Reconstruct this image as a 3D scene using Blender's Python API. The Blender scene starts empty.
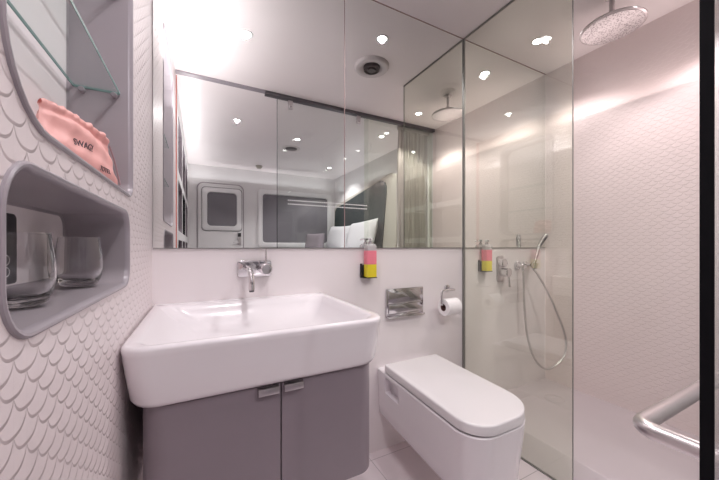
import bpy, bmesh, math, random
from mathutils import Vector, Matrix
random.seed(4)
S = bpy.context.scene
C = S.collection
PI = math.pi

# ------------------------------------------------------------------ camera, world, lights, exposure
EYE = 1.027
THETA = math.atan(159.5 / 305.6)
cam = bpy.data.cameras.new('camera')
cam.sensor_width = 36.0
cam.lens = 36.0 * 305.6 / 719.0
cam.clip_start = 0.01
cam.shift_y = 6.8 / 719.0
co = bpy.data.objects.new('camera', cam)
co.location = (0, 0, EYE)
co.rotation_euler = (PI / 2, 0, -THETA)
C.objects.link(co)
S.camera = co

w = bpy.data.worlds.new('world'); w.use_nodes = True
w.node_tree.nodes['Background'].inputs[0].default_value = (0.9, 0.88, 0.9, 1)
w.node_tree.nodes['Background'].inputs[1].default_value = 0.3
S.world = w
S.view_settings.view_transform = 'Standard'
S.view_settings.look = 'None'
S.view_settings.gamma = 1
S.view_settings.exposure = 0.72
S.cycles.max_bounces = 16
S.cycles.diffuse_bounces = 12
S.cycles.glossy_bounces = 8
S.cycles.transparent_max_bounces = 32
S.cycles.caustics_reflective = False
S.cycles.caustics_refractive = False

CEIL = 2.375; FLOOR = -0.10; XL = -0.168; XR = 2.395; YB = 1.45; YF = -2.78
LAMPS = [  # x, y, power, colour, cone
    (0.26, 0.841, 14, (1.0, 0.955, 0.97), 140),
    (1.046, 1.20, 15, (1.0, 0.955, 0.97), 140),
    (1.963, 1.235, 14, (1.0, 0.90, 0.88), 118),
    (1.962, 0.424, 22, (1.0, 0.87, 0.87), 118),
    (1.968, -0.30, 18, (1.0, 0.94, 0.96), 130),
    (1.083, -0.875, 18, (1.0, 0.95, 0.97), 140),
    (0.35, -0.60, 18, (1.0, 0.95, 0.97), 150),
    (1.957, -1.977, 18, (1.0, 0.95, 0.97), 130),
]

def lamp_light(x, y, power, col, cone):
    l = bpy.data.lights.new('downlight_beam', 'SPOT')
    l.energy = power; l.color = col; l.spot_size = math.radians(cone); l.spot_blend = 0.4
    l.shadow_soft_size = 0.012
    o = bpy.data.objects.new('downlight_beam', l); o.location = (x, y, CEIL - 0.015)
    C.objects.link(o)
for L in LAMPS: lamp_light(*L)

# upward soft strips without fixtures: left wall coves, the rest added ceiling fill
def uplight(name, loc, sx, sy, power, col, rot=(0, 0, 0)):
    l = bpy.data.lights.new(name, 'AREA'); l.shape = 'RECTANGLE'; l.size = sx; l.size_y = sy
    l.energy = power; l.color = col
    o = bpy.data.objects.new(name, l); o.location = loc; o.rotation_euler = rot
    C.objects.link(o)
UP = (PI, 0, 0)
uplight('cove_glow', (XL + 0.10, 0.80, 1.98), 0.14, 1.1, 3.4, (1.0, 0.96, 0.975), UP)
uplight('cabin_cove_glow', (XL + 0.09, -1.3, 2.04), 0.12, 2.6, 3.0, (1.0, 0.96, 0.98), UP)
uplight('headboard_fill', (2.30, -1.65, 2.06), 0.10, 1.9, 0.5, (0.96, 0.98, 1.0), UP)  # added fill above the headboard, brightens the cabin ceiling
uplight('far_wall_fill', (1.0, YF + 0.10, 2.14), 2.4, 0.10, 0.8, (1.0, 0.97, 1.0), UP)  # added fill along the far wall, no lamp of the cabin
uplight('shower_fill', (XR - 0.09, 0.80, 1.93), 0.12, 1.1, 0.75, (1.0, 0.84, 0.81), UP)  # added pink uplight, lifts the shower ceiling and upper wall

# ------------------------------------------------------------------ materials
def newmat(name):
    m = bpy.data.materials.new(name); m.use_nodes = True
    nt = m.node_tree; return m, nt, nt.nodes['Principled BSDF']

def pbr(name, col, rough=0.5, metal=0.0, spec=0.5, coat=0.0, noise=0.0, nscale=8.0, bump=0.0, bscale=60.0):
    m, nt, b = newmat(name)
    b.inputs['Base Color'].default_value = (*col, 1)
    b.inputs['Roughness'].default_value = rough
    b.inputs['Metallic'].default_value = metal
    b.inputs['Specular IOR Level'].default_value = spec
    b.inputs['Coat Weight'].default_value = coat
    b.inputs['Coat Roughness'].default_value = 0.05
    tc = nt.nodes.new('ShaderNodeTexCoord')
    if noise:
        n = nt.nodes.new('ShaderNodeTexNoise'); n.inputs['Scale'].default_value = nscale
        n.inputs['Detail'].default_value = 4
        nt.links.new(tc.outputs['Object'], n.inputs['Vector'])
        r = nt.nodes.new('ShaderNodeMapRange')
        r.inputs['To Min'].default_value = 1 - noise; r.inputs['To Max'].default_value = 1 + noise
        nt.links.new(n.outputs['Fac'], r.inputs['Value'])
        v = nt.nodes.new('ShaderNodeVectorMath'); v.operation = 'SCALE'
        v.inputs[0].default_value = col
        nt.links.new(r.outputs[0], v.inputs['Scale'])
        nt.links.new(v.outputs[0], b.inputs['Base Color'])
    if bump:
        n = nt.nodes.new('ShaderNodeTexNoise'); n.inputs['Scale'].default_value = bscale
        nt.links.new(tc.outputs['Object'], n.inputs['Vector'])
        bp = nt.nodes.new('ShaderNodeBump'); bp.inputs['Strength'].default_value = bump
        bp.inputs['Distance'].default_value = 0.01
        nt.links.new(n.outputs['Fac'], bp.inputs['Height'])
        nt.links.new(bp.outputs[0], b.inputs['Normal'])
    return m

def scale_mat(name, col, strength, rough):
    """fish-scale relief on a wall in the YZ plane (rounded tips pointing down)"""
    m, nt, b = newmat(name)
    N = nt.nodes; L = nt.links
    b.inputs['Base Color'].default_value = (*col, 1)
    b.inputs['Roughness'].default_value = rough
    g = N.new('ShaderNodeNewGeometry'); sp = N.new('ShaderNodeSeparateXYZ')
    L.new(g.outputs['Position'], sp.inputs[0])
    def M(op, a, c=None, d=None):
        n = N.new('ShaderNodeMath'); n.operation = op
        for i, v in enumerate((a, c, d)):
            if v is None: continue
            if isinstance(v, (int, float)): n.inputs[i].default_value = v
            else: L.new(v, n.inputs[i])
        return n.outputs[0]
    W = 0.053; R = W / 2; H = 0.040
    y = M('ADD', sp.outputs[1], 20 * W - 0.412); z = M('ADD', sp.outputs[2], 20 * H - 0.911)
    best = None
    # two interleaved families of rows; the family phase p shifts by half a pitch; each value = distance above own rim
    vals = []
    for p in (0, 1):
        yc = M('SUBTRACT', M('MULTIPLY', M('FRACT', M('ADD', M('DIVIDE', y, W), 0.5 * p)), W), R)
        x3 = M('POWER', M('DIVIDE', M('ABSOLUTE', yc), R), 2.6)
        gg = M('MULTIPLY', M('SUBTRACT', 1.0, M('SQRT', M('MAXIMUM', M('SUBTRACT', 1.0, x3), 0.0))), 0.023)
        t = M('SUBTRACT', M('SUBTRACT', z, gg), 0.5 * H * p)
        vals.append(M('MULTIPLY', M('FRACT', M('DIVIDE', t, H)), H))
    # the scale on top at a point is the one whose rim lies closest below it
    t = M('MINIMUM', vals[0], vals[1])
    # profile: sharp rise at the rim then a slow fall upward
    up = M('MINIMUM', M('DIVIDE', t, 0.0042), 1.0)
    up = M('SMOOTH_MIN', up, 1.0, 0.25)
    down = M('SUBTRACT', 1.0, M('DIVIDE', t, 0.036))
    h = M('MULTIPLY', up, down)
    bp = N.new('ShaderNodeBump'); bp.inputs['Strength'].default_value = strength
    bp.inputs['Distance'].default_value = 0.0034
    L.new(h, bp.inputs['Height']); L.new(bp.outputs[0], b.inputs['Normal'])
    return m

def glass_mat(name, tint, rough=0.0, f0=0.05, haze=0.0):
    m = bpy.data.materials.new(name); m.use_nodes = True
    nt = m.node_tree; nt.nodes.clear(); N = nt.nodes; L = nt.links
    out = N.new('ShaderNodeOutputMaterial'); mix = N.new('ShaderNodeMixShader')
    tr = N.new('ShaderNodeBsdfTransparent'); tr.inputs[0].default_value = (*tint, 1)
    gl = N.new('ShaderNodeBsdfGlossy'); gl.inputs[0].default_value = (1, 1, 1, 1); gl.inputs['Roughness'].default_value = rough
    lw = N.new('ShaderNodeLayerWeight'); lw.inputs[0].default_value = 0.5
    p = N.new('ShaderNodeMath'); p.operation = 'POWER'; p.inputs[1].default_value = 5
    L.new(lw.outputs['Facing'], p.inputs[0])
    q = N.new('ShaderNodeMath'); q.operation = 'MULTIPLY_ADD'; q.inputs[1].default_value = 0.9 - f0; q.inputs[2].default_value = f0
    L.new(p.outputs[0], q.inputs[0]); L.new(q.outputs[0], mix.inputs[0])
    src = tr.outputs[0]
    if haze:
        df = N.new('ShaderNodeBsdfDiffuse'); df.inputs[0].default_value = (0.85, 0.85, 0.85, 1)
        m2 = N.new('ShaderNodeMixShader'); m2.inputs[0].default_value = haze
        L.new(tr.outputs[0], m2.inputs[1]); L.new(df.outputs[0], m2.inputs[2]); src = m2.outputs[0]
    L.new(src, mix.inputs[1]); L.new(gl.outputs[0], mix.inputs[2])
    L.new(mix.outputs[0], out.inputs[0])
    return m

def emis(name, col, s):
    m, nt, b = newmat(name)
    b.inputs['Emission Color'].default_value = (*col, 1); b.inputs['Emission Strength'].default_value = s
    return m

def tile_floor(name, col):
    m, nt, b = newmat(name); N = nt.nodes; L = nt.links
    b.inputs['Roughness'].default_value = 0.22
    g = N.new('ShaderNodeNewGeometry')
    mp = N.new('ShaderNodeMapping'); mp.inputs['Location'].default_value = (0.10, -0.05, 0)
    L.new(g.outputs['Position'], mp.inputs[0])
    br = N.new('ShaderNodeTexBrick'); br.offset = 0.0
    br.inputs['Color1'].default_value = (*col, 1); br.inputs['Color2'].default_value = tuple(c * 0.98 for c in col) + (1,)
    br.inputs['Mortar'].default_value = tuple(c * 0.62 for c in col) + (1,)
    br.inputs['Scale'].default_value = 1; br.inputs['Mortar Size'].default_value = 0.002
    br.inputs['Brick Width'].default_value = 0.45; br.inputs['Row Height'].default_value = 0.45
    L.new(mp.outputs[0], br.inputs[0]); L.new(br.outputs[0], b.inputs['Base Color'])
    return m

M_ = dict(
    ceiling=pbr('ceiling paint', (0.92, 0.865, 0.87), 0.30, noise=0.02, nscale=3),
    backwall=pbr('satin wall panel', (0.77, 0.725, 0.735), 0.30, noise=0.015, nscale=3),
    scale_l=scale_mat('scale tile', (0.76, 0.685, 0.69), 0.60, 0.36),
    scale_r=scale_mat('scale tile fine', (0.77, 0.68, 0.675), 0.28, 0.34),
    cabinwall=pbr('cabin wall white', (0.74, 0.73, 0.73), 0.4, noise=0.01),
    coral=pbr('coral edge', (0.60, 0.20, 0.17), 0.5, noise=0.03),
    mauve=pbr('mauve grey laminate', (0.225, 0.190, 0.215), 0.33, noise=0.02, nscale=20),
    niche=pbr('mauve grey niche metal', (0.36, 0.325, 0.35), 0.30, noise=0.03, nscale=10),
    rim=pbr('grey niche rim', (0.34, 0.31, 0.34), 0.32, metal=0.1, noise=0.02),
    nback=pbr('pale niche back', (0.84, 0.79, 0.80), 0.35, noise=0.01),
    ceramic=pbr('white ceramic', (0.76, 0.735, 0.76), 0.20, coat=0.3, noise=0.004, nscale=2),
    lid=pbr('white seat plastic', (0.74, 0.72, 0.735), 0.22, noise=0.004),
    chrome=pbr('chrome', (0.72, 0.70, 0.72), 0.08, metal=1, noise=0.02, nscale=30),
    steel=pbr('brushed steel', (0.60, 0.57, 0.58), 0.28, metal=1, noise=0.04, nscale=60),
    hose=pbr('shower hose metal', (0.58, 0.55, 0.55), 0.3, metal=0.9, noise=0.1, nscale=300),
    mirror=pbr('mirror silver', (0.915, 0.935, 0.915), 0.0, metal=1),
    dark=pbr('dark seal', (0.006, 0.006, 0.008), 0.7, spec=0.1, noise=0.05),
    dkmetal=pbr('dark grey rail', (0.12, 0.11, 0.12), 0.35, metal=0.6, noise=0.03),
    channel=pbr('glass channel', (0.24, 0.24, 0.23), 0.35, metal=0.5, noise=0.03),
    edge=pbr('mirror joint', (0.30, 0.20, 0.19), 0.4, noise=0.03),
    tray=pbr('grey shower tray', (0.54, 0.485, 0.51), 0.30, noise=0.03, nscale=5),
    floor=tile_floor('pale floor tile', (0.74, 0.67, 0.69)),
    carpet=pbr('cabin carpet', (0.25, 0.22, 0.25), 0.9, noise=0.1, nscale=40, bump=0.3, bscale=200),
    paper=pbr('toilet paper', (0.86, 0.84, 0.85), 0.9, noise=0.02, nscale=50, bump=0.2, bscale=120),
    card=pbr('cardboard core', (0.16, 0.07, 0.07), 0.8, noise=0.05),
    pinkliq=pbr('pink soap', (0.80, 0.22, 0.28), 0.25, noise=0.08, nscale=30),
    yellow=pbr('yellow label', (0.72, 0.60, 0.03), 0.4, noise=0.06, nscale=60),
    black=pbr('black plastic', (0.01, 0.01, 0.012), 0.35, noise=0.05),
    white=pbr('white plastic', (0.82, 0.82, 0.82), 0.35, noise=0.01),
    bag=pbr('pink satin bag', (0.84, 0.44, 0.41), 0.42, noise=0.06, nscale=14, bump=0.15, bscale=30),
    bagtext=pbr('bag print', (0.07, 0.05, 0.07), 0.6, noise=0.02),
    cord=pbr('grey drawstring', (0.30, 0.20, 0.22), 0.6, noise=0.05),
    curtain=pbr('grey curtain', (0.48, 0.44, 0.45), 0.7, noise=0.08, nscale=25),
    blind=pbr('grey blind', (0.20, 0.19, 0.21), 0.6, noise=0.03, nscale=60),
    headb=pbr('dark green upholstery', (0.018, 0.035, 0.038), 0.7, noise=0.1, nscale=30),
    cream=pbr('cream panel', (0.52, 0.50, 0.44), 0.4, noise=0.02),
    linen=pbr('white linen', (0.80, 0.80, 0.82), 0.8, noise=0.02, bump=0.2, bscale=12),
    greyf=pbr('grey cushion fabric', (0.30, 0.26, 0.29), 0.8, noise=0.05, bump=0.2, bscale=80),
    lens=emis('lamp lens', (1.0, 0.95, 0.95), 14),
    lensdim=emis('dim lamp lens', (1.0, 0.95, 0.95), 1.2),
    vent=pbr('vent white', (0.70, 0.66, 0.66), 0.35, noise=0.01),
    ventdark=pbr('vent core', (0.10, 0.085, 0.085), 0.4, metal=0.3, noise=0.1, nscale=60),
    scr_glass=glass_mat('green shower glass', (0.950, 0.970, 0.925), f0=0.075),
    door_glass=glass_mat('clear door glass', (0.955, 0.968, 0.96), f0=0.03),
    shelf_glass=glass_mat('shelf glass', (0.93, 0.965, 0.955), f0=0.05),
    gl_edge=pbr('green glass edge', (0.22, 0.36, 0.34), 0.15, noise=0.04),
    tumbler=pbr('tumbler glass', (0.97, 0.97, 0.98), 0.0),
    bottle=glass_mat('clear bottle plastic', (0.92, 0.90, 0.91), f0=0.08, haze=0.35),
    frost=pbr('frosted marks', (0.75, 0.75, 0.75), 0.6, noise=0.02),
)

M_['tumbler'].node_tree.nodes['Principled BSDF'].inputs['Transmission Weight'].default_value = 1.0
M_['tumbler'].node_tree.nodes['Principled BSDF'].inputs['IOR'].default_value = 1.45

# ------------------------------------------------------------------ mesh helpers
ORG = {}
def bm_(): return bmesh.new()

def obj(name, bm, mat, parent=None, smooth=True, loc=None, angle=35):
    """link a mesh given in world coordinates; its own origin sits at the parent's base (or loc)"""
    org = ORG[parent.name] if parent else Vector(loc or (0, 0, 0))
    bmesh.ops.remove_doubles(bm, verts=bm.verts, dist=1e-6)
    bmesh.ops.recalc_face_normals(bm, faces=bm.faces)
    bmesh.ops.translate(bm, verts=bm.verts, vec=-org)
    me = bpy.data.meshes.new(name); bm.to_mesh(me); bm.free()
    me.materials.append(mat if not isinstance(mat, str) else M_[mat])
    if smooth:
        for p in me.polygons: p.use_smooth = True
        try: me.set_sharp_from_angle(angle=math.radians(angle))
        except Exception: pass
    o = bpy.data.objects.new(name, me); C.objects.link(o)
    if parent: o.parent = parent
    else: o.location = org
    ORG[o.name] = org
    return o

def tag(o, label=None, cat=None, group=None, kind=None):
    if label: o['label'] = label
    if cat: o['category'] = cat
    if group: o['group'] = group
    if kind: o['kind'] = kind
    return o

def thing(name, label, cat, loc=(0, 0, 0), group=None):
    o = bpy.data.objects.new(name, None); o.location = loc; o.empty_display_size = 0.05
    C.objects.link(o); ORG[o.name] = Vector(loc)
    return tag(o, label, cat, group)

def struct(name, bm, mat, **k):
    return tag(obj(name, bm, mat, **k), kind='structure')

def copy_tree(o, parent=None):
    c = o.copy(); C.objects.link(c); c.parent = parent; ORG[c.name] = ORG[o.name]
    for ch in list(o.children): copy_tree(ch, c)
    return c

def box(bm, x0, x1, y0, y1, z0, z1, bev=0.0, seg=2):
    v = [bm.verts.new(p) for p in ((x0,y0,z0),(x1,y0,z0),(x1,y1,z0),(x0,y1,z0),(x0,y0,z1),(x1,y0,z1),(x1,y1,z1),(x0,y1,z1))]
    fs = [bm.faces.new([v[i] for i in q]) for q in ((0,3,2,1),(4,5,6,7),(0,1,5,4),(1,2,6,5),(2,3,7,6),(3,0,4,7))]
    if bev:
        es = list({e for f in fs for e in f.edges})
        bmesh.ops.bevel(bm, geom=es, offset=bev, segments=seg, profile=0.5, affect='EDGES')
    return bm

def rrect(a0, a1, b0, b1, r, n=6):
    """rounded rectangle outline; r = radius or (a0b0, a1b0, a1b1, a0b1)"""
    if isinstance(r, (int, float)): r = (r,) * 4
    out = []
    for (cx, cy, rr, st) in ((a0 + r[0], b0 + r[0], r[0], PI), (a1 - r[1], b0 + r[1], r[1], 1.5 * PI),
                             (a1 - r[2], b1 - r[2], r[2], 0), (a0 + r[3], b1 - r[3], r[3], 0.5 * PI)):
        for i in range(n + 1):
            t = st + 0.5 * PI * i / n
            out.append((cx + rr * math.cos(t), cy + rr * math.sin(t)))
    return out

def loft(bm, rings, cap0=True, cap1=True):
    R = [[bm.verts.new(p) for p in ring] for ring in rings]
    n = len(R[0])
    for a, b in zip(R, R[1:]):
        for i in range(n):
            j = (i + 1) % n
            try: bm.faces.new((a[i], a[j], b[j], b[i]))
            except ValueError: pass
    if cap0: bm.faces.new(R[0])
    if cap1: bm.faces.new(R[-1])
    return bm

def prism(bm, pts, f, d0, d1, bev=0.0, seg=2):
    """extrude outline pts between d0 and d1 with f(a, b, d) -> xyz; bevel the two rims"""
    if not bev:
        return loft(bm, [[f(a, b, d0) for a, b in pts], [f(a, b, d1) for a, b in pts]])
    cx = sum(p[0] for p in pts) / len(pts); cy = sum(p[1] for p in pts) / len(pts)
    def shrink(e):
        o = []
        n = len(pts)
        for i in range(n):
            p0, p1, p2 = Vector(pts[i - 1]), Vector(pts[i]), Vector(pts[(i + 1) % n])
            d = (p2 - p0)
            if d.length < 1e-9: o.append(tuple(p1)); continue
            nrm = Vector((-d.y, d.x)).normalized()
            o.append(tuple(p1 + nrm * e))
        return o
    s = 1 if d1 > d0 else -1
    rings = []
    for k in range(seg + 1):
        t = 0.5 * PI * k / seg
        rings.append((bev * (1 - math.sin(t)), d0 + s * bev * (1 - math.cos(t))))
    for k in range(seg, -1, -1):
        t = 0.5 * PI * k / seg
        rings.append((bev * (1 - math.sin(t)), d1 - s * bev * (1 - math.cos(t))))
    return loft(bm, [[f(a, b, d) for a, b in shrink(e)] for e, d in rings])

XYZ = lambda a, b, d: (a, b, d)      # plan outline, extruded in z
YZX = lambda a, b, d: (d, a, b)      # outline in the yz plane, extruded in x
XZY = lambda a, b, d: (a, d, b)      # outline in the xz plane, extruded in y

def tube(bm, pts, r, seg=12, closed=False, caps=True):
    pts = [Vector(p) for p in pts]
    n = len(pts); rings = []
    t0 = (pts[1] - pts[0]).normalized()
    up = Vector((0, 0, 1)) if abs(t0.z) < 0.9 else Vector((1, 0, 0))
    nrm = t0.cross(up).normalized()
    for i, p in enumerate(pts):
        a = pts[i - 1] if (i > 0 or closed) else p
        b = pts[(i + 1) % n] if (i < n - 1 or closed) else p
        t = (b - a).normalized()
        nrm = (nrm - t * nrm.dot(t)).normalized()
        bi = t.cross(nrm)
        rr = r[i] if isinstance(r, (list, tuple)) else r
        rings.append([p + (nrm * math.cos(2 * PI * k / seg) + bi * math.sin(2 * PI * k / seg)) * rr for k in range(seg)])
    if closed:
        rings.append(rings[0])
        return loft(bm, rings, False, False)
    return loft(bm, rings, caps, caps)

def smooth_path(pts, sub=8):
    P = [Vector(p) for p in pts]; out = []
    for i in range(len(P) - 1):
        p0 = P[max(i - 1, 0)]; p1 = P[i]; p2 = P[i + 1]; p3 = P[min(i + 2, len(P) - 1)]
        for k in range(sub):
            t = k / sub
            out.append(0.5 * ((2 * p1) + (-p0 + p2) * t + (2 * p0 - 5 * p1 + 4 * p2 - p3) * t * t + (-p0 + 3 * p1 - 3 * p2 + p3) * t ** 3))
    out.append(P[-1]); return out

def lathe(bm, prof, c, axis='z', seg=32, caps=True):
    """prof = [(radius, height)], revolved about an axis through c"""
    rings = []
    for r, h in prof:
        ring = []
        for k in range(seg):
            a = 2 * PI * k / seg; u, v = r * math.cos(a), r * math.sin(a)
            if axis == 'z': p = (c[0] + u, c[1] + v, c[2] + h)
            elif axis == 'y': p = (c[0] + u, c[1] + h, c[2] + v)
            else: p = (c[0] + h, c[1] + u, c[2] + v)
            ring.append(p)
        rings.append(ring)
    return loft(bm, rings, caps, caps)

def panel_holes(f, outer, holes):
    """flat sheet with holes; outlines in 2-D, mapped by f(a, b)"""
    bm = bm_(); es = []
    for ring in [outer] + holes:
        vs = [bm.verts.new(f(a, b)) for a, b in ring]
        for i in range(len(vs)): es.append(bm.edges.new((vs[i], vs[(i + 1) % len(vs)])))
    bmesh.ops.triangle_fill(bm, use_beauty=True, use_dissolve=False, edges=es)
    return bm

def boolean_cut(o, cutter_bm):
    me = bpy.data.meshes.new('cut'); bmesh.ops.recalc_face_normals(cutter_bm, faces=cutter_bm.faces)
    cutter_bm.to_mesh(me); cutter_bm.free()
    c = bpy.data.objects.new('cut', me); C.objects.link(c)
    c.matrix_world = Matrix.Identity(4)
    bpy.context.view_layer.update()
    md = o.modifiers.new('cut', 'BOOLEAN'); md.object = c; md.operation = 'DIFFERENCE'; md.solver = 'EXACT'
    dg = bpy.context.evaluated_depsgraph_get()
    nm = bpy.data.meshes.new_from_object(o.evaluated_get(dg))
    nm.name = o.data.name
    o.modifiers.clear(); o.data = nm
    bpy.data.objects.remove(c); bpy.data.meshes.remove(me)
    for p in nm.polygons: p.use_smooth = True
    nm.set_sharp_from_angle(angle=math.radians(35))

def text_bm(s, size, mat4, ext=0.0004):
    cu = bpy.data.curves.new('t', 'FONT'); cu.body = s; cu.size = size; cu.extrude = ext
    cu.align_x = 'LEFT'
    o = bpy.data.objects.new('t', cu); C.objects.link(o)
    bpy.context.view_layer.update()
    me = bpy.data.meshes.new_from_object(o.evaluated_get(bpy.context.evaluated_depsgraph_get()))
    bm = bmesh.new(); bm.from_mesh(me); bmesh.ops.transform(bm, matrix=mat4, verts=bm.verts)
    bpy.data.objects.remove(o); bpy.data.curves.remove(cu); bpy.data.meshes.remove(me)
    return bm

# ------------------------------------------------------------------ the room shell
T = 0.12
struct('floor', box(bm_(), XL - 0.4, XR + T, 0.14, YB + T, FLOOR - 0.1, FLOOR), 'floor', smooth=False)
struct('floor_cabin', box(bm_(), XL - 0.4, XR + T, YF - T, 0.14, FLOOR - 0.1, FLOOR), 'carpet', smooth=False)
struct('ceiling', box(bm_(), XL - 0.4, XR + T, YF - T, YB + T, CEIL, CEIL + 0.1), 'ceiling', smooth=False)
struct('wall_back', box(bm_(), XL - 0.4, XR + T, YB, YB + T, FLOOR, CEIL), 'backwall', smooth=False)
struct('wall_right', box(bm_(), XR, XR + T, 0.14, YB, FLOOR, CEIL), 'scale_r', smooth=False)
struct('wall_cabin_right', box(bm_(), XR, XR + T, YF, 0.14, FLOOR, CEIL), 'cabinwall', smooth=False)
struct('wall_far', box(bm_(), XL - 0.4, XR + T, YF - T, YF, FLOOR, CEIL), 'cabinwall', smooth=False)

# niches of the tiled left wall: y0, y1, z0, z1, radii (low near, low far, high far, high near)
NUP = (0.415, 1.035, 1.165, 2.19, (0.10, 0.035, 0.05, 0.10))
NLO = (0.415, 0.992, 0.932, 1.115, (0.055, 0.045, 0.045, 0.055))
def hole(n, e=0.0):
    return rrect(n[0] - e, n[1] + e, n[2] - e, n[3] + e, tuple(r + e for r in n[4]), 8)
outer = [(0.10, FLOOR), (YB, FLOOR), (YB, CEIL), (0.10, CEIL)]
struct('wall_left', panel_holes(lambda a, b: (XL, a, b), outer, [hole(NUP), hole(NLO)]), 'scale_l', smooth=False)
SH = []
SHN = []
for (y0, y1), cn in (((-0.86, -0.20), 'nearest the bathroom'), ((-1.62, -0.96), 'in the middle column'), ((-2.38, -1.72), 'nearest the cabin door')):
    for (z0, z1), rn in (((1.70, 2.18), 'top'), ((1.17, 1.62), 'middle'), ((0.62, 1.09), 'bottom')):
        SH.append((y0, y1, z0, z1, (0.05,) * 4)); SHN.append('%s open recess %s of the cabin shelving wall' % (rn, cn))
outer = [(YF, FLOOR), (0.06, FLOOR), (0.06, CEIL), (YF, CEIL)]
struct('wall_cabin_left', panel_holes(lambda a, b: (XL, a, b), outer, [hole(s) for s in SH]), 'cabinwall', smooth=False)
struct('trim_1', box(bm_(), XL - 0.02, XL + 0.006, 0.06, 0.10, FLOOR, CEIL), 'coral', smooth=False)
struct('wall_left_backing', box(bm_(), XL - 0.45, XL - 0.40, YF - T, YB + T, FLOOR, CEIL), 'cabinwall', smooth=False)
for i, s in enumerate(SH):
    bm = loft(bm_(), [[(x, a, b) for a, b in hole(s, e)] for x, e in ((XL, 0), (XL - 0.25, -0.004))], False, True)
    tag(obj('shelf_recess', bm, 'mauve' if i not in (4,) else 'black', loc=(XL - 0.12, (s[0] + s[1]) / 2, s[2])),
        SHN[i].replace('open', 'dark open' if i == 4 else 'grey open'), 'shelf', 'shelf recesses of the cabin wall')

# corner joints
struct('trim_2', box(bm_(), XR - 0.004, XR, YB - 0.004, YB, 0.0, CEIL), 'nback', smooth=False)

def niche(n, label, depth, backmat, bands=0):
    t = thing('wall_niche', label, 'niche', (XL, (n[0] + n[1]) / 2, n[2]))
    R = lambda x, e: [(x, a, b) for a, b in hole(n, e)]
    # raised round rim
    obj('rim', loft(bm_(), [R(XL, 0.006), R(XL + 0.003, 0.0055), R(XL + 0.0045, 0.003), R(XL + 0.004, 0.000), R(XL + 0.001, -0.003), R(XL - 0.006, -0.0045)], False, False), 'rim', t)
    obj('cavity', loft(bm_(), [R(XL - 0.006, -0.0045), R(XL - depth, -0.010), R(XL - depth - 0.003, -0.016)], False, False), 'niche', t)
    obj('back_panel', loft(bm_(), [R(XL - depth - 0.003, -0.015), R(XL - depth - 0.006, -0.015)], True, True), backmat, t)
    return t
n1 = niche(NUP, 'tall grey rounded wall niche with glass shelves in the scale-tiled left wall', 0.126, 'nback')
for z in (1.78,):
    obj('joint', box(bm_(), XL - 0.130, XL - 0.1285, 0.43, 1.02, z, z + 0.002), 'niche', n1, smooth=False)
n2 = niche(NLO, 'low rounded grey wall niche holding drinking glasses in the left wall', 0.120, 'nback')

# mirror over the back wall
t = thing('wall_mirror', 'large frameless mirror covering the upper back wall up to the ceiling', 'mirror', (0.66, YB, 1.021))
ZM = 1.0225
for (a, b) in ((XL + 0.004, 0.664), (0.668, 1.507)):
    obj('mirror_panel', box(bm_(), a, b, YB - 0.006, YB - 0.0005, ZM, CEIL), 'mirror', t, smooth=False)
obj('panel_joint', box(bm_(), 0.664, 0.668, YB - 0.0065, YB - 0.0005, ZM, CEIL), 'edge', t, smooth=False)
obj('lower_edge', box(bm_(), XL + 0.004, 1.507, YB - 0.007, YB - 0.0005, ZM - 0.003, ZM), 'channel', t, smooth=False)
t = thing('wall_mirror', 'mirror on the back wall inside the glazed shower', 'mirror', (1.95, YB, 1.021))
obj('mirror_panel', box(bm_(), 1.525, XR - 0.005, YB - 0.006, YB - 0.0005, ZM, CEIL), 'mirror', t, smooth=False)
obj('lower_edge', box(bm_(), 1.525, XR - 0.005, YB - 0.007, YB - 0.0005, ZM - 0.003, ZM), 'channel', t, smooth=False)
struct('trim_3', box(bm_(), XL, XR, YB - 0.008, YB, CEIL - 0.004, CEIL), 'edge', smooth=False)

# ------------------------------------------------------------------ shower
t = thing('shower_tray', 'raised grey shower floor against the right wall', 'shower tray', (1.98, 0.8, FLOOR))
obj('tray', prism(bm_(), [(1.523, FLOOR), (XR, FLOOR), (XR, 0.0), (1.612, 0.0), (1.60, -0.006), (1.535, FLOOR + 0.010), (1.523, FLOOR + 0.006)], XZY, 0.30, YB), 'tray', t)
bm = lathe(bm_(), [(0.0, 0.0), (0.055, 0.0), (0.058, 0.002), (0.055, 0.004), (0.02, 0.004), (0.018, 0.002), (0.0, 0.002)], (2.12, 1.22, 0.0), seg=28, caps=False)
obj('drain_cover', bm, 'tray', t)

t = thing('shower_screen', 'fixed green-tinted glass shower screen between toilet and shower', 'shower screen', (1.516, 1.12, FLOOR))
YS = 0.789
obj('glass_panel', box(bm_(), 1.512, 1.520, YS + 0.0015, YB - 0.010, FLOOR + 0.005, CEIL - 0.006), 'scr_glass', t, smooth=False)
obj('polished_edge', box(bm_(), 1.512, 1.520, YS, YS + 0.0015, FLOOR + 0.005, CEIL - 0.006), 'channel', t, smooth=False)
obj('wall_channel', box(bm_(), 1.509, 1.523, YB - 0.012, YB, FLOOR + 0.005, CEIL - 0.006), 'channel', t, smooth=False)
obj('ceiling_channel', box(bm_(), 1.511, 1.521, YS, YB, CEIL - 0.006, CEIL), 'channel', t, smooth=False)
obj('floor_seal', box(bm_(), 1.511, 1.521, YS, YB, FLOOR, FLOOR + 0.005), 'channel', t, smooth=False)

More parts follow.
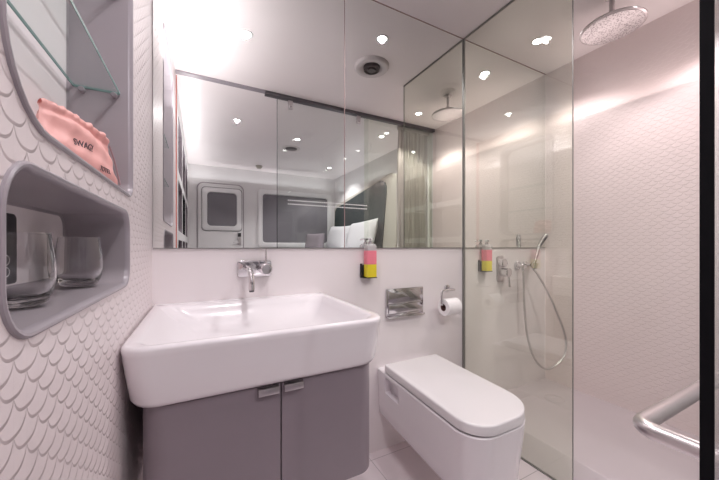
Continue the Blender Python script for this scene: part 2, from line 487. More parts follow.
# rain shower
sx, sy, sz = 1.966, 0.83, 2.205
t = thing('rain_shower', 'round metal rain shower head hanging from the shower ceiling', 'shower head', (sx, sy, CEIL))
obj('stem', tube(bm_(), [(sx, sy, CEIL), (sx, sy, sz + 0.03)], 0.012, 16), 'steel', t)
obj('ceiling_rose', lathe(bm_(), [(0.03, 0), (0.03, -0.006), (0.014, -0.012)], (sx, sy, CEIL), seg=24), 'steel', t)
obj('head', lathe(bm_(), [(0.018, 0.034), (0.03, 0.02), (0.06, 0.014), (0.138, 0.010), (0.142, 0.006), (0.142, 0.0), (0.139, -0.002)], (sx, sy, sz), seg=64), 'steel', t)
m, nt, b = newmat('nozzle face')
b.inputs['Base Color'].default_value = (0.42, 0.39, 0.40, 1); b.inputs['Metallic'].default_value = 0.7; b.inputs['Roughness'].default_value = 0.3
g = nt.nodes.new('ShaderNodeNewGeometry'); vo = nt.nodes.new('ShaderNodeTexVoronoi'); vo.inputs['Scale'].default_value = 120
rp = nt.nodes.new('ShaderNodeValToRGB'); rp.color_ramp.elements[0].position = 0.25; rp.color_ramp.elements[1].position = 0.5
rp.color_ramp.elements[0].color = (0.22, 0.20, 0.21, 1); rp.color_ramp.elements[1].color = (0.55, 0.52, 0.53, 1)
nt.links.new(g.outputs['Position'], vo.inputs['Vector']); nt.links.new(vo.outputs['Distance'], rp.inputs[0]); nt.links.new(rp.outputs[0], b.inputs['Base Color'])
obj('nozzle_plate', lathe(bm_(), [(0.132, -0.002), (0.132, -0.004), (0.10, -0.005), (0.0, -0.006)], (sx, sy, sz), seg=48, caps=False), m, t)

# mixer
t = thing('shower_mixer', 'chrome wall mixer valve with lever on the back wall of the shower', 'shower valve', (1.87, YB, 0.88))
obj('back_plate', prism(bm_(), rrect(1.835, 1.905, 0.780, 0.965, 0.02), XZY, YB, YB - 0.008, 0.002), 'steel', t)
obj('temperature_knob', lathe(bm_(), [(0.030, 0), (0.030, -0.032), (0.022, -0.036)], (1.870, YB - 0.008, 0.915), 'y', 24), 'chrome', t)
k = obj('flow_knob', lathe(bm_(), [(0.031, 0), (0.031, -0.055), (0.023, -0.06)], (1.885, YB - 0.008, 0.850), 'y', 24), 'chrome', t)
obj('lever', tube(bm_(), [(1.888, YB - 0.055, 0.83), (1.892, YB - 0.060, 0.75)], 0.0075, 10), 'chrome', k)

# outlet, holder, hand shower, hose
t = thing('hose_outlet', 'round chrome hose outlet on the shower wall', 'shower fitting', (2.055, YB, 0.89))
obj('flange', lathe(bm_(), [(0.032, 0), (0.032, -0.012), (0.028, -0.015)], (2.055, YB, 0.892), 'y', 28), 'chrome', t)
obj('elbow', tube(bm_(), smooth_path([(2.055, YB - 0.013, 0.892), (2.055, YB - 0.04, 0.892), (2.055, YB - 0.048, 0.878), (2.055, YB - 0.048, 0.855)]), 0.011, 14), 'chrome', t)
t = thing('hand_shower_holder', 'round chrome bracket holding the hand shower beside the corner', 'shower fitting', (2.145, YB, 0.89))
obj('flange', lathe(bm_(), [(0.028, 0), (0.028, -0.012), (0.024, -0.016)], (2.145, YB, 0.892), 'y', 28), 'chrome', t)
obj('arm', tube(bm_(), [(2.145, YB - 0.015, 0.892), (2.145, YB - 0.05, 0.892)], 0.012, 14), 'chrome', t)
hx, hy, hz = 2.145, YB - 0.075, 0.892
ax = Vector((0.048, -0.012, 0.17)).normalized()
def cone(a, b, r0, r1): return tube(bm_(), [a, b], [r0, r1], 18)
cc = Vector((hx, hy, hz))
obj('cradle', cone(cc - ax * 0.022, cc + ax * 0.018, 0.020, 0.024), 'chrome', t)
t = thing('hand_shower', 'slim chrome stick hand shower tilted in its bracket', 'hand shower', tuple(cc))
p = [cc - ax * 0.03, cc, cc + ax * 0.06, cc + ax * 0.135 + Vector((0.003, 0, 0)), cc + ax * 0.195 + Vector((0.009, -0.010, -0.002)), cc + ax * 0.235 + Vector((0.018, -0.026, -0.004))]
obj('handle', tube(bm_(), smooth_path(p), [0.008] * 9 + [0.009] * 8 + [0.0115] * 8 + [0.014] * 8 + [0.016] * 8, 16), 'chrome', t)
obj('spray_face', tube(bm_(), [cc + ax * 0.150 + Vector((-0.002, -0.012, 0)), cc + ax * 0.222 + Vector((0.010, -0.032, -0.004))], [0.006, 0.008], 12), 'dkmetal', t)
hose = [(2.055, YB - 0.048, 0.856), (2.06, YB - 0.05, 0.78), (2.06, YB - 0.055, 0.62), (2.065, YB - 0.07, 0.42), (2.10, YB - 0.09, 0.26), (2.17, YB - 0.115, 0.165),
        (2.24, YB - 0.145, 0.16), (2.335, YB - 0.175, 0.24), (2.362, YB - 0.17, 0.36), (2.325, YB - 0.14, 0.52), (2.26, YB - 0.11, 0.68), (2.175, YB - 0.085, 0.82), tuple(cc - ax * 0.03)]
tag(obj('shower_hose', tube(bm_(), smooth_path(hose, 10), 0.0075, 10), 'hose', loc=(2.055, YB - 0.05, 0.16)), 'flexible metal shower hose hanging in a loop', 'hose')

# ------------------------------------------------------------------ sliding door, rail, partition
t = thing('sliding_door', 'frameless glass sliding door with dark edge in the right foreground', 'glass door', (1.08, 0.15, FLOOR))
DX0, DX1, DY0, DY1 = 0.605, 1.53, 0.142, 0.155
obj('glass_panel', box(bm_(), DX0 + 0.002, DX1, DY0, DY1, FLOOR + 0.012, 2.335), 'door_glass', t, smooth=False)
tag(obj('edge_seal', box(bm_(), DX0, DX0 + 0.002, DY0 - 0.0003, DY1 + 0.0003, FLOOR + 0.012, 2.335), 'dark', t, smooth=False), 'dark edge')
for rx in (0.72, 1.41):
    r = obj('roller', box(bm_(), rx - 0.02, rx + 0.02, DY1, DY1 + 0.022, 2.26, 2.340, 0.005), 'steel', t)
    obj('roller_cap', lathe(bm_(), [(0.012, 0), (0.012, 0.006), (0.009, 0.008)], (rx, DY1 + 0.022, 2.285), 'y', 18), 'chrome', r)
bm = bm_()
for zz in (1.413, 1.447):
    x = 0.70
    while x < 1.50:
        box(bm, x, x + 0.014, DY1, DY1 + 0.0006, zz - 0.005, zz + 0.005); x += 0.019
obj('frosted_band', bm, 'frost', t, smooth=False)
hz0 = 0.727; hr = 0.0135
bar = [(0.652, DY1, hz0), (0.652, 0.20, hz0)]
for k in range(7):
    a = 0.5 * PI * k / 6
    bar.append((0.652 + 0.024 * (1 - math.cos(a)), 0.215 + 0.024 * math.sin(a), hz0))
bar += [(0.75, 0.239, hz0), (1.05, 0.239, hz0)]
for k in range(7):
    a = 0.5 * PI * k / 6
    bar.append((1.11 + 0.024 * math.sin(a), 0.215 + 0.024 * math.cos(a), hz0))
bar += [(1.134, DY1, hz0)]
h = obj('handle_bar', tube(bm_(), bar, hr, 20), 'steel', t)
bm = bm_()
for xx in (0.652, 1.134):
    lathe(bm, [(0.012, 0), (0.012, -0.045), (0.010, -0.048)], (xx, DY0, hz0), 'y', 20)
obj('handle_stud', bm, 'steel', h)

t = thing('door_rail', 'dark grey ceiling rail carrying the sliding glass door', 'rail', (1.1, 0.17, CEIL))
obj('rail', box(bm_(), 0.50, 2.385, 0.134, 0.185, CEIL - 0.032, CEIL, 0.002), 'dkmetal', t)
obj('rail_lip', box(bm_(), XL + 0.002, 0.50, 0.134, 0.185, CEIL - 0.010, CEIL), 'rim', t, smooth=False)

t = thing('glass_partition', 'fixed glass partition pane beside the sliding door before the shower', 'glass panel', (1.95, 0.125, FLOOR))
obj('glass_panel', box(bm_(), 1.50, XR - 0.003, 0.118, 0.128, FLOOR + 0.012, CEIL - 0.002), 'scr_glass', t, smooth=False)
obj('floor_channel', box(bm_(), 1.50, XR - 0.003, 0.114, 0.132, FLOOR, FLOOR + 0.012), 'channel', t, smooth=False)
tag(obj('door_track', box(bm_(), XL + 0.01, 1.498, 0.136, 0.160, FLOOR, FLOOR + 0.008, 0.002), 'channel', loc=(0.66, 0.148, FLOOR)), 'low floor track under the sliding glass door', 'track')

# curtain on the cabin side
t = thing('curtain', 'gathered grey curtain hanging at the shower partition, seen in the mirror', 'curtain', (2.17, 0.06, 0.05))
bm = bm_(); rows = []
NZ = 24; NX = 120
for j in range(NZ + 1):
    z = 0.05 + (CEIL - 0.04 - 0.05) * j / NZ
    row = []
    for i in range(NX + 1):
        s = i / NX
        amp = 0.012 + 0.016 * (1 - j / NZ)
        y = 0.07 + amp * math.sin(s * 2 * PI * 7 + 0.6 * math.sin(j * 0.25)) + 0.006 * math.sin(s * 2 * PI * 17)
        x = 1.95 + 0.425 * s + 0.01 * math.sin(j * 0.3 + s * 9)
        row.append(bm.verts.new((min(x, 2.385), y, z)))
    rows.append(row)
for j in range(NZ):
    for i in range(NX):
        bm.faces.new((rows[j][i], rows[j][i+1], rows[j+1][i+1], rows[j+1][i]))
obj('cloth', bm, 'curtain', t, angle=80)
obj('heading_tape', box(bm_(), 1.95, 2.385, 0.055, 0.085, CEIL - 0.045, CEIL - 0.004, 0.002), 'curtain', t)

# ------------------------------------------------------------------ ceiling lamps and vents
def downlight(x, y, lab, lens='lens'):
    t = thing('ceiling_downlight', lab, 'ceiling light', (x, y, CEIL), 'recessed ceiling downlights')
    obj('trim_ring', lathe(bm_(), [(0.041, 0.0), (0.041, -0.003), (0.036, -0.005), (0.030, -0.003), (0.029, 0.0)], (x, y, CEIL), seg=32, caps=False), 'white', t)
    obj('lens', lathe(bm_(), [(0.0, -0.002), (0.025, -0.002), (0.029, 0.0)], (x, y, CEIL), seg=28, caps=False), lens, t)
    return t
labs = ['small lit round downlight above the basin, reflected in the left mirror',
        'lit round downlight above the toilet, beside the round vent',
        'lit round downlight over the shower near the back wall',
        'lit round downlight over the shower nearer the glass partition',
        'lit round cabin downlight just beyond the grey curtain',
        'lit cabin downlight beside the round speaker grille, in the mirror',
        'lit cabin downlight near the shelving wall',
        'lit cabin downlight above the bed, farthest in the mirror']
for L, lab in zip(LAMPS, labs): downlight(L[0], L[1], lab)

vx, vy = 1.137, 0.905
t = thing('air_vent', 'round white ceiling air vent with dark core above the toilet', 'vent', (vx, vy, CEIL))
obj('outer_ring', lathe(bm_(), [(0.132, 0.0), (0.130, -0.010), (0.118, -0.022), (0.100, -0.025), (0.078, -0.016), (0.060, -0.004)], (vx, vy, CEIL), seg=48, caps=False), 'vent', t)
obj('core', lathe(bm_(), [(0.062, -0.001), (0.060, -0.030), (0.052, -0.034), (0.047, -0.022), (0.032, -0.022), (0.030, -0.036), (0.0, -0.038)], (vx, vy, CEIL), seg=36, caps=False), 'ventdark', t)
vx, vy = 1.107, -1.251
t = thing('speaker_grille', 'round dark ceiling speaker grille in the cabin, seen in the mirror', 'speaker', (vx, vy, CEIL))
obj('ring', lathe(bm_(), [(0.12, 0.0), (0.118, -0.008), (0.10, -0.014), (0.075, -0.006)], (vx, vy, CEIL), seg=40, caps=False), 'vent', t)
obj('grille', lathe(bm_(), [(0.08, -0.001), (0.078, -0.010), (0.0, -0.014)], (vx, vy, CEIL), seg=36, caps=False), 'ventdark', t)
t = thing('smoke_detector', 'small cream domed smoke detector on the cabin ceiling', 'smoke detector', (0.873, -2.40, CEIL))
obj('base', lathe(bm_(), [(0.055, 0), (0.055, -0.012), (0.048, -0.018)], (0.873, -2.40, CEIL), seg=28), 'cream', t)
obj('dome', lathe(bm_(), [(0.044, -0.018), (0.042, -0.035), (0.03, -0.046), (0.0, -0.05)], (0.873, -2.40, CEIL), seg=28, caps=False), 'cream', t)

# ------------------------------------------------------------------ vanity cabinet
CX0, CX1, CYF, CZ0, CZ1 = -0.128, 0.522, 0.882, 0.285, 0.640
t = thing('vanity_cabinet', 'wall-hung mauve grey two-door cabinet with rounded corners under the basin', 'cabinet', (0.2, YB, CZ0))
carc = rrect(CX0 + 0.014, CX1 - 0.014, CYF + 0.014, YB, (0.047, 0.047, 0.001, 0.001), 10)
obj('body', prism(bm_(), carc, XYZ, CZ0 + 0.002, CZ1), 'mauve', t)
def strip(x_out, sgn, xs):
    R = 0.060; outp = [(x_out, YB - 0.002)]; inp = [(x_out - sgn * 0.014, YB - 0.002)]
    cx, cy = x_out - sgn * R, CYF + R
    for k in range(11):
        a = 0.5 * PI * k / 10
        outp.append((cx + sgn * R * math.cos(a), cy - R * math.sin(a)))
        inp.append((cx + sgn * (R - 0.014) * math.cos(a), cy - (R - 0.014) * math.sin(a)))
    outp.append((xs, CYF)); inp.append((xs, CYF + 0.014))
    return outp + inp[::-1]
for (xo, sg, xs, hx0, hx1) in ((CX0, -1, 0.2045, 0.142, 0.198), (CX1, 1, 0.2085, 0.213, 0.268)):
    d = obj('door', prism(bm_(), strip(xo, sg, xs), XYZ, CZ0, CZ1 - 0.003), 'mauve', t)
    bm = box(bm_(), hx0, hx1, CYF - 0.016, CYF + 0.001, CZ1 - 0.010, CZ1 - 0.005, 0.001)
    box(bm, hx0, hx1, CYF - 0.018, CYF - 0.015, CZ1 - 0.024, CZ1 - 0.005, 0.001)
    tag(obj('handle', bm, 'steel', d), 'small folded metal tab handle')

# ------------------------------------------------------------------ basin
t = thing('wash_basin', 'wide white ceramic basin with rounded front on the grey cabinet', 'basin', (0.2, YB, 0.64))
def bring(z, l, r, f, rad, bk=0.0):
    return [(a, b, z) for a, b in rrect(XL + 0.003 + l, 0.548 - r, 0.836 + f, YB - 0.001 - bk, (rad * 1.1, rad * 1.4, max(0.004, min(rad, bk)), max(0.004, min(rad, bk))), 10)]
rings = [bring(0.641, 0.050, 0.050, 0.060, 0.05), bring(0.6405, 0.034, 0.030, 0.045, 0.05), bring(0.645, 0.021, 0.014, 0.033, 0.055), bring(0.658, 0.013, 0.006, 0.026, 0.058),
         bring(0.72, 0.006, 0.003, 0.014, 0.056), bring(0.775, 0.001, 0.001, 0.003, 0.055), bring(0.788, 0.000, 0.000, 0.000, 0.055),
         bring(0.795, 0.003, 0.003, 0.003, 0.053), bring(0.798, 0.010, 0.010, 0.010, 0.048),
         bring(0.797, 0.028, 0.030, 0.022, 0.045, 0.045), bring(0.793, 0.036, 0.036, 0.030, 0.045, 0.055),
         bring(0.772, 0.060, 0.050, 0.045, 0.06, 0.065), bring(0.735, 0.110, 0.085, 0.075, 0.07, 0.09), bring(0.712, 0.16, 0.13, 0.12, 0.08, 0.14), bring(0.706, 0.30, 0.28, 0.22, 0.05, 0.22)]
obj('bowl', loft(bm_(), rings), 'ceramic', t, angle=60)
obj('drain', lathe(bm_(), [(0.032, 0), (0.032, 0.003), (0.026, 0.005), (0.0, 0.006)], (0.205, 1.15, 0.7062), seg=28), 'chrome', t)

# basin tap
t = thing('basin_tap', 'chrome wall-mounted basin tap with curved spout and upright lever', 'tap', (0.215, YB, 0.93))
obj('wall_plate', prism(bm_(), rrect(0.146, 0.292, 0.893, 0.965, 0.010), XZY, YB, YB - 0.012, 0.003), 'chrome', t)
sp = [(0.178, YB - 0.01, 0.935), (0.178, YB - 0.05, 0.936), (0.178, YB - 0.11, 0.935), (0.178, YB - 0.16, 0.930), (0.178, YB - 0.19, 0.915), (0.178, YB - 0.203, 0.89), (0.178, YB - 0.205, 0.858)]
s = obj('spout', tube(bm_(), smooth_path(sp), 0.0115, 18), 'chrome', t)
obj('aerator', lathe(bm_(), [(0.0095, 0), (0.0095, -0.006)], (0.178, YB - 0.205, 0.858), seg=18), 'dkmetal', s)
k = obj('knob', lathe(bm_(), [(0.024, 0), (0.024, -0.030), (0.021, -0.034), (0.021, -0.038), (0.025, -0.040), (0.025, -0.078), (0.020, -0.083), (0.0, -0.084)], (0.256, YB - 0.011, 0.929), 'y', 28, caps=False), 'chrome', t)
obj('lever', tube(bm_(), [(0.256, YB - 0.072, 0.950), (0.256, YB - 0.074, 1.018)], [0.0045, 0.0040], 12), 'chrome', k)

# ------------------------------------------------------------------ toilet
t = thing('toilet', 'white wall-hung boxy toilet with closed rounded lid', 'toilet', (1.04, YB, 0.12))
SHR = 0.07
def tp(x0, x1, yf, yb, rad, z, sh=SHR):
    return [(a - (YB - b) * sh, b, z) for a, b in rrect(x0, x1, yf, yb, (rad, rad * 1.35, 0.006, 0.006), 12)]
bx0, bx1 = 0.868, 1.232
rings = [tp(bx0 + 0.05, bx1 - 0.05, 0.82, YB - 0.001, 0.06, 0.098), tp(bx0 + 0.022, bx1 - 0.022, 0.775, YB - 0.001, 0.09, 0.101), tp(bx0 + 0.012, bx1 - 0.012, 0.758, YB - 0.001, 0.10, 0.115),
         tp(bx0 + 0.007, bx1 - 0.007, 0.75, YB - 0.001, 0.105, 0.17), tp(bx0 + 0.001, bx1 - 0.001, 0.733, YB - 0.001, 0.11, 0.29), tp(bx0, bx1, 0.728, YB - 0.001, 0.11, 0.345),
         tp(bx0, bx1, 0.727, YB - 0.001, 0.11, 0.355), tp(bx0 + 0.004, bx1 - 0.004, 0.731, YB - 0.001, 0.106, 0.359)]
body = obj('body', loft(bm_(), rings), 'ceramic', t)
bpy.context.view_layer.update()
xm = bx0 - (YB - 1.235) * SHR
boolean_cut(body, prism(bm_(), rrect(1.225, 1.365, 0.258, 0.342, 0.008), YZX, xm - 0.05, xm + 0.045))
def lidring(e, z): return tp(bx0 + 0.004 + e, bx1 - 0.004 - e, 0.725 + e, 1.375 - e * 0.6, 0.112 - e, z)
obj('seat_ring', loft(bm_(), [lidring(0.010, 0.359), lidring(0.010, 0.3655)]), 'dkmetal', t)
obj('lid', loft(bm_(), [lidring(0.002, 0.365), lidring(0.0, 0.367), lidring(0.0, 0.396), lidring(0.0015, 0.400), lidring(0.005, 0.4025), lidring(0.010, 0.403)]), 'lid', t)
obj('hinge_bar', box(bm_(), 0.90, 1.20, 1.376, 1.405, 0.359, 0.376, 0.004), 'lid', t)

# flush plate
t = thing('flush_plate', 'mirror-chrome dual flush plate set in the wall above the toilet', 'flush plate', (1.05, YB, 0.63))
obj('frame', prism(bm_(), rrect(0.920, 1.180, 0.628, 0.790, 0.004), XZY, YB, YB - 0.010, 0.002), 'chrome', t)
obj('button', prism(bm_(), rrect(0.932, 1.168, 0.708, 0.780, 0.003), XZY, YB - 0.010, YB - 0.015, 0.0015), 'chrome', t)
obj('button', prism(bm_(), rrect(0.932, 1.168, 0.652, 0.703, 0.003), XZY, YB - 0.010, YB - 0.018, 0.0015), 'chrome', t)
obj('lip', box(bm_(), 0.922, 1.178, YB - 0.030, YB - 0.008, 0.628, 0.640, 0.003), 'chrome', t)

# toilet roll holder and roll
rz, ry = 0.682, 1.372
t = thing('toilet_roll_holder', 'bent chrome toilet roll holder on the wall beside the shower screen', 'roll holder', (1.36, YB, 0.77))
obj('wall_disc', lathe(bm_(), [(0.021, 0), (0.021, -0.007), (0.018, -0.009)], (1.375, YB, 0.768), 'y', 24), 'chrome', t)
pth = [(1.375, YB - 0.006, 0.768), (1.375, YB - 0.05, 0.768), (1.371, YB - 0.07, 0.768), (1.35, YB - 0.078, 0.768), (1.29, YB - 0.078, 0.768), (1.270, YB - 0.078, 0.766), (1.2625, YB - 0.078, 0.752),
       (1.262, YB - 0.078, 0.71), (1.262, YB - 0.078, rz + 0.016), (1.266, YB - 0.078, rz + 0.003), (1.285, YB - 0.078, rz), (1.385, YB - 0.078, rz)]
obj('bar', tube(bm_(), smooth_path(pth, 5), 0.0055, 12), 'chrome', t)
t = thing('toilet_roll', 'white toilet paper roll on the chrome holder', 'toilet paper', (1.33, ry, rz))
rr = 0.050; x0, x1 = 1.275, 1.378; ci = 0.021
obj('paper', lathe(bm_(), [(ci, 0.0), (rr - 0.002, 0.0), (rr, 0.002), (rr, x1 - x0 - 0.002), (rr - 0.002, x1 - x0), (ci, x1 - x0)], (x0, ry, rz - 0.014), 'x', 48, caps=False), 'paper', t)
obj('core', lathe(bm_(), [(ci, -0.001), (ci, x1 - x0 + 0.001), (ci - 0.0015, x1 - x0 + 0.001), (ci - 0.0015, -0.001)], (x0, ry, rz - 0.014), 'x', 36, caps=False), 'card', t)

# soap dispensers (holder fixed to the wall, bottle in it)
def dispenser(x, lab_h, lab_b):
    y = YB - 0.032; w = 0.029; z0 = 0.862
    t = thing('dispenser_holder', lab_h, 'bracket', (x, YB, z0))
    obj('wall_plate', box(bm_(), x - 0.046, x - 0.040, YB - 0.014, YB, z0, z0 + 0.075, 0.001), 'black', t)
    bm = box(bm_(), x - w - 0.006, x - w - 0.001, YB - 0.016, YB - 0.006, z0, z0 + 0.068, 0.001)
    box(bm, x - 0.041, x - w - 0.001, y - 0.008, YB - 0.001, z0, z0 + 0.004)
    box(bm, x - w - 0.001, x + w, y - w * 0.8, YB - 0.001, z0, z0 + 0.004)
    obj('cradle', bm, 'black', t)
    b = thing('soap_bottle', lab_b, 'bottle', (x, y, z0 + 0.005))
    def ringq(z, e, h=w):
        return [(a, bb, z) for a, bb in rrect(x - w + e, x + w - e, y - w * 0.8 + e, y + w * 0.8 - e, max(0.002, 0.008 - e), 5)]
    tag(obj('label_band', loft(bm_(), [ringq(z0 + 0.005, 0), ringq(z0 + 0.072, 0)]), 'yellow', b), 'yellow lower half')
    tag(obj('body', loft(bm_(), [ringq(z0 + 0.0722, 0.0002), ringq(z0 + 0.145, 0.0002)]), 'pinkliq', b), 'pink upper half')
    obj('shoulder', loft(bm_(), [ringq(z0 + 0.1452, 0.0002), ringq(z0 + 0.172, 0.001), ringq(z0 + 0.180, 0.008), ringq(z0 + 0.182, 0.014)]), 'bottle', b)
    obj('collar', lathe(bm_(), [(0.011, 0), (0.011, 0.010), (0.006, 0.012), (0.005, 0.020)], (x, y, z0 + 0.182), seg=18), 'chrome', b)
    p = obj('pump_head', lathe(bm_(), [(0.012, 0.0), (0.013, 0.004), (0.012, 0.011), (0.006, 0.013)], (x, y, z0 + 0.200), seg=18), 'white', b)
    obj('nozzle', tube(bm_(), [(x, y, z0 + 0.207), (x - 0.012, y - 0.02, z0 + 0.207), (x - 0.018, y - 0.030, z0 + 0.203)], 0.004, 10), 'chrome', p)
dispenser(0.805, 'black bracket clamping the soap bottle on the wall between basin and flush plate', 'pink and yellow soap bottle with pump between basin and toilet')
dispenser(1.70, 'black bracket clamping the soap bottle inside the shower', 'pink and yellow soap bottle with pump inside the shower')

# ------------------------------------------------------------------ things in the niches
for z, lab in ((1.435, 'lower clear glass shelf in the tall left wall niche'), (1.70, 'upper clear glass shelf in the tall left wall niche')):
    t = thing('glass_shelf', lab, 'shelf', (-0.23, 0.72, z), 'glass shelves in the tall niche')
    obj('pane', box(bm_(), -0.284, -0.1915, 0.428, 1.0245, z, z + 0.006), 'shelf_glass', t, smooth=False)
    be = box(bm_(), -0.1915, -0.190, 0.428, 1.0245, z, z + 0.006)
    box(be, -0.2865, -0.284, 0.428, 1.0245, z, z + 0.006); box(be, -0.284, -0.1915, 1.0245, 1.0258, z, z + 0.006)
    obj('polished_edge', be, 'gl_edge', t, smooth=False)
    for xx in (-0.268, -0.202):
        bm = lathe(bm_(), [(0.007, 0.0), (0.007, -0.010), (0.0055, -0.012)], (xx, 1.0255, z - 0.006), 'y', 16)
        obj('bracket', bm, 'rim', t)

def tumbler(x, y, lab):
    z = NLO[2] + 0.0105
    t = thing('drinking_glass', lab, 'glass', (x, y, z), 'tumblers in the lower niche')
    prof_o = [(0.0, 0.0), (0.026, 0.0), (0.031, 0.004), (0.037, 0.018), (0.040, 0.038), (0.0395, 0.060), (0.0365, 0.085), (0.034, 0.104)]
    prof_i = [(0.0328, 0.104), (0.0352, 0.085), (0.0382, 0.060), (0.0387, 0.038), (0.0355, 0.020), (0.028, 0.011), (0.0, 0.009)]
    obj('wall', lathe(bm_(), prof_o + prof_i, (x, y, z), seg=48, caps=False), 'tumbler', t, angle=80)
    obj('lip', lathe(bm_(), [(0.0341, 0.1035), (0.0341, 0.1052), (0.0327, 0.1052), (0.0327, 0.1035)], (x, y, z), seg=48, caps=False), 'tumbler', t)
tumbler(-0.232, 0.617, 'larger-looking clear tumbler nearest the camera in the low niche')
tumbler(-0.232, 0.868, 'clear tumbler at the far end of the low niche')

t = thing('wall_socket', 'black wall socket plate on the back of the low niche, behind a glass', 'socket', (-0.286, 0.67, 0.948))
obj('plate', prism(bm_(), rrect(0.60, 0.742, 0.958, 1.083, 0.010), YZX, XL - 0.122, XL - 0.112, 0.002), 'black', t)
bm = bm_()
for zc in (0.985, 1.005):
    tube(bm, [(XL - 0.1118, 0.705 + 0.010 * math.cos(2 * PI * k / 20), zc + 0.008 * math.sin(2 * PI * k / 20)) for k in range(20)], 0.0008, 6, closed=True)
obj('socket_marks', bm, 'white', t)

# drawstring bag
t = thing('drawstring_bag', 'pink satin drawstring bag lying in the tall niche', 'bag', (-0.22, 0.82, 1.172))
P00 = Vector((-0.264, 0.760, 1.178)); P10 = Vector((-0.190, 1.004, 1.178)); P01 = Vector((-0.266, 0.785, 1.306)); P11 = Vector((-0.215, 0.992, 1.300))
NRM = (P10 - P00).cross(P01 - P00).normalized()
if NRM.x < 0: NRM = -NRM
NS, NT = 48, 30
def bagp(s, tt, side):
    p = P00.lerp(P10, s).lerp(P01.lerp(P11, s), tt)
    th = 0.018 * (max(0.0, math.sin(PI * s)) ** 0.45) * (max(0.0, math.sin(PI * min(1, tt * 0.93 + 0.02))) ** 0.5)
    wr = 0.0034 * math.sin(s * 8 + 6 * tt * tt + 1) * (0.2 + tt) + 0.0012 * math.sin(s * 27 - 9 * tt) + 0.0022 * math.sin(s * 60 + 2 * math.sin(tt * 9)) * max(0, tt - 0.72) / 0.28 + 0.002 * math.sin(tt * 17 + s * 5)
    if tt > 0.90: th += 0.004 * math.sin((tt - 0.90) / 0.10 * PI)
    if 0.80 < tt < 0.90: th *= 0.55
    zoff = 0.010 * math.sin(s * PI * 1.0) * tt + 0.002 * math.sin(s * 31) * max(0, tt - 0.85) / 0.15
    q = p + NRM * (side * th + wr * (1 if 0 < s < 1 else 0)) + Vector((0, 0, zoff))
    q.z = max(q.z, 1.1765)
    return q
bm = bm_()
for side in (1, -1):
    g = [[bm.verts.new(bagp(i / NS, j / NT, side)) for i in range(NS + 1)] for j in range(NT + 1)]
    for j in range(NT):
        for i in range(NS): bm.faces.new((g[j][i], g[j][i+1], g[j+1][i+1], g[j+1][i]))
bmesh.ops.remove_doubles(bm, verts=bm.verts, dist=0.0008)
obj('cloth', bm, 'bag', t, angle=80)
cordp = [bagp(0.97, 0.86, 1) + NRM * 0.004, bagp(0.985, 0.6, 1) + Vector((0.006, 0.0, 0)), bagp(0.98, 0.3, 1) + Vector((0.007, 0.0, 0)), bagp(0.97, 0.08, 1) + Vector((0.006, 0.0, 0))]
obj('drawstring', tube(bm_(), smooth_path(cordp), 0.0018, 8), 'cord', t)
def bag_text(s, size, s0, t0):
    bm = text_bm(s, size, Matrix.Identity(4), 0.0003)
    bmesh.ops.subdivide_edges(bm, edges=[e for e in bm.edges if e.calc_length() > 0.004], cuts=2)
    for v in bm.verts:
        v.co = bagp(s0 + v.co.x / 0.247, t0 + v.co.y / 0.125, 1) + NRM * (0.0012 + v.co.z)
    return bm
obj('lettering', bag_text('SWAG!', 0.018, 0.31, 0.46), 'bagtext', t, smooth=False)
obj('lettering', bag_text('YOTEL', 0.014, 0.62, 0.20), 'bagtext', t, smooth=False)

# ------------------------------------------------------------------ cabin (seen in the mirror)
d = tag(obj('door_1', prism(bm_(), rrect(-0.03, 0.66, FLOOR + 0.01, 2.08, (0.01, 0.01, 0.10, 0.10), 8), XZY, YF, YF + 0.03, 0.006), 'cabinwall'), kind='structure')
ORG['door_1'] = Vector((0, 0, 0))
obj('outline_seal', loft(bm_(), [[(a, y, b) for a, b in rrect(-0.036 - e, 0.666 + e, FLOOR, 2.086 + e, (0.01, 0.01, 0.10, 0.10), 8)] for y, e in ((YF + 0.001, 0), (YF + 0.012, 0), (YF + 0.012, 0.012), (YF + 0.001, 0.012))], False, False), 'niche', d)
fr = loft(bm_(), [[(a, y, b) for a, b in rrect(0.03 + e, 0.635 - e, 1.30 + e, 2.01 - e, 0.06, 8)] for y, e in ((YF + 0.029, 0), (YF + 0.055, 0.004), (YF + 0.060, 0.012), (YF + 0.060, 0.07), (YF + 0.035, 0.078))], False, False)
f = obj('window_frame', fr, 'white', d)
obj('pane', prism(bm_(), rrect(0.10, 0.565, 1.37, 1.94, 0.02), XZY, YF + 0.030, YF + 0.038), 'blind', f)
obj('outer_line', loft(bm_(), [[(a, y, b) for a, b in rrect(0.024 - e, 0.641 + e, 1.294 - e, 2.016 + e, 0.065, 8)] for y, e in ((YF + 0.030, 0), (YF + 0.033, 0), (YF + 0.033, 0.006), (YF + 0.030, 0.006))], False, False), 'dkmetal', f)
k = obj('lock', box(bm_(), 0.575, 0.63, YF + 0.03, YF + 0.05, 1.06, 1.27, 0.005), 'steel', d)
obj('lock_display', box(bm_(), 0.578, 0.627, YF + 0.05, YF + 0.056, 1.20, 1.265, 0.003), 'black', k)
obj('lever', tube(bm_(), [(0.60, YF + 0.05, 1.10), (0.60, YF + 0.09, 1.10), (0.50, YF + 0.09, 1.10)], 0.008, 10), 'steel', k)

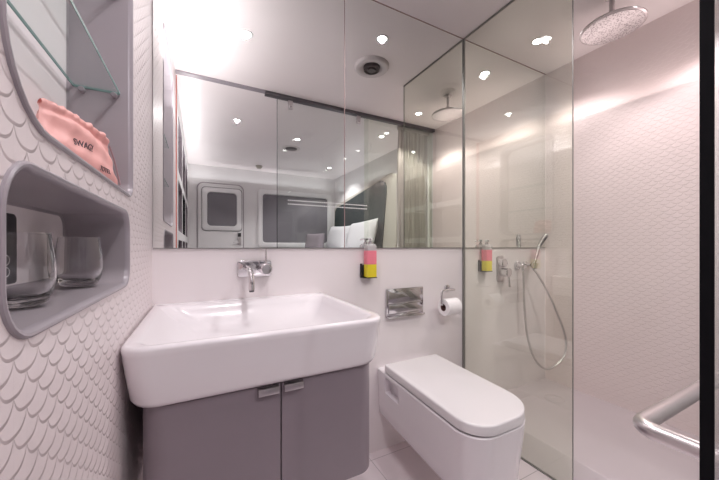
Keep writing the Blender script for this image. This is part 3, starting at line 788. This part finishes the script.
wn = tag(obj('window_1', loft(bm_(), [[(a, y, b) for a, b in rrect(0.91 + e, 2.32 - e, 1.02 + e, 2.06 - e, 0.06, 8)] for y, e in ((YF + 0.001, 0), (YF + 0.030, 0.004), (YF + 0.034, 0.010), (YF + 0.034, 0.075), (YF + 0.012, 0.085))], False, False), 'white'), kind='structure')
ORG['window_1'] = Vector((0, 0, 0))
obj('blind', prism(bm_(), rrect(1.0, 2.23, 1.10, 1.97, 0.02), XZY, YF + 0.006, YF + 0.014), 'blind', wn)

# bed and headboard
t = thing('bed', 'cabin bed with white linen along the right wall, seen in the mirror', 'bed', (1.85, -1.7, FLOOR))
obj('base', box(bm_(), 1.30, XR - 0.05, -2.70, -0.75, FLOOR, 0.62, 0.02), 'cream', t)
obj('mattress', box(bm_(), 1.32, XR - 0.06, -2.68, -0.77, 0.62, 0.90, 0.05, 4), 'linen', t)
hb = thing('headboard', 'dark green upholstered headboard with sloping top in cream surround', 'headboard', (XR, -1.7, 0.9))
def hbout(e):
    pts = [(-2.72 + e, 0.92 + e * 0.0), (-0.93 - e, 0.92), (-0.80 - e * 1.0, 1.78 - e), (-0.80 - e, 1.90 - e), (-0.85 - e, 1.97 - e), (-0.95 - e, 2.0 - e), (-2.55 + e, 1.78 - e), (-2.64 + e, 1.72 - e)]
    return pts
obj('surround', prism(bm_(), [(-2.74, 0.86), (-0.60, 0.86), (-0.52, 1.90), (-0.58, 2.02), (-0.70, 2.06), (-2.58, 1.84), (-2.72, 1.76)], YZX, XR - 0.001, XR - 0.030), 'cream', hb)
obj('upholstery', prism(bm_(), hbout(0.0), YZX, XR - 0.030, XR - 0.050), 'headb', hb)
def pillow(name, c, u, v, n, a, b, th, mat, lab, cat, grp=None):
    bm = bm_(); u = Vector(u).normalized(); v = Vector(v).normalized(); n = Vector(n).normalized(); c = Vector(c)
    for sd in (1, -1):
        g = []
        for j in range(17):
            row = []
            for i in range(17):
                s = i / 8 - 1; t2 = j / 8 - 1
                k = (max(0, 1 - s ** 4) * max(0, 1 - t2 ** 4)) ** 0.5
                pin = 1 - 0.06 * (1 - abs(s)) * abs(t2) - 0.0
                row.append(bm.verts.new(c + u * s * a * (1 - 0.05 * (1 - t2 * t2) * abs(s)) + v * t2 * b * (1 - 0.05 * (1 - s * s) * abs(t2)) + n * sd * th * k))
            g.append(row)
        for j in range(16):
            for i in range(16): bm.faces.new((g[j][i], g[j][i+1], g[j+1][i+1], g[j+1][i]))
    bmesh.ops.remove_doubles(bm, verts=bm.verts, dist=0.001)
    return tag(obj(name, bm, mat, loc=tuple(c), angle=80), lab, cat, grp)
pillow('pillow', (2.20, -1.28, 1.20), (0, 1, 0.03), (0.25, 0, 1), (-1, 0, 0.25), 0.42, 0.235, 0.09, 'linen', 'white pillow propped against the headboard nearer the curtain', 'pillow', 'bed pillows')
pillow('pillow', (2.20, -2.15, 1.19), (0, 1, -0.04), (0.25, 0, 1), (-1, 0, 0.25), 0.42, 0.22, 0.09, 'linen', 'white pillow propped against the headboard nearer the blind window', 'pillow', 'bed pillows')
pillow('cushion', (1.80, -2.28, 1.10), (0.5, 1, 0), (0.15, -0.1, 1), (-1, 0.5, 0.2), 0.22, 0.17, 0.07, 'greyf', 'small grey cushion in front of the white pillows', 'cushion')
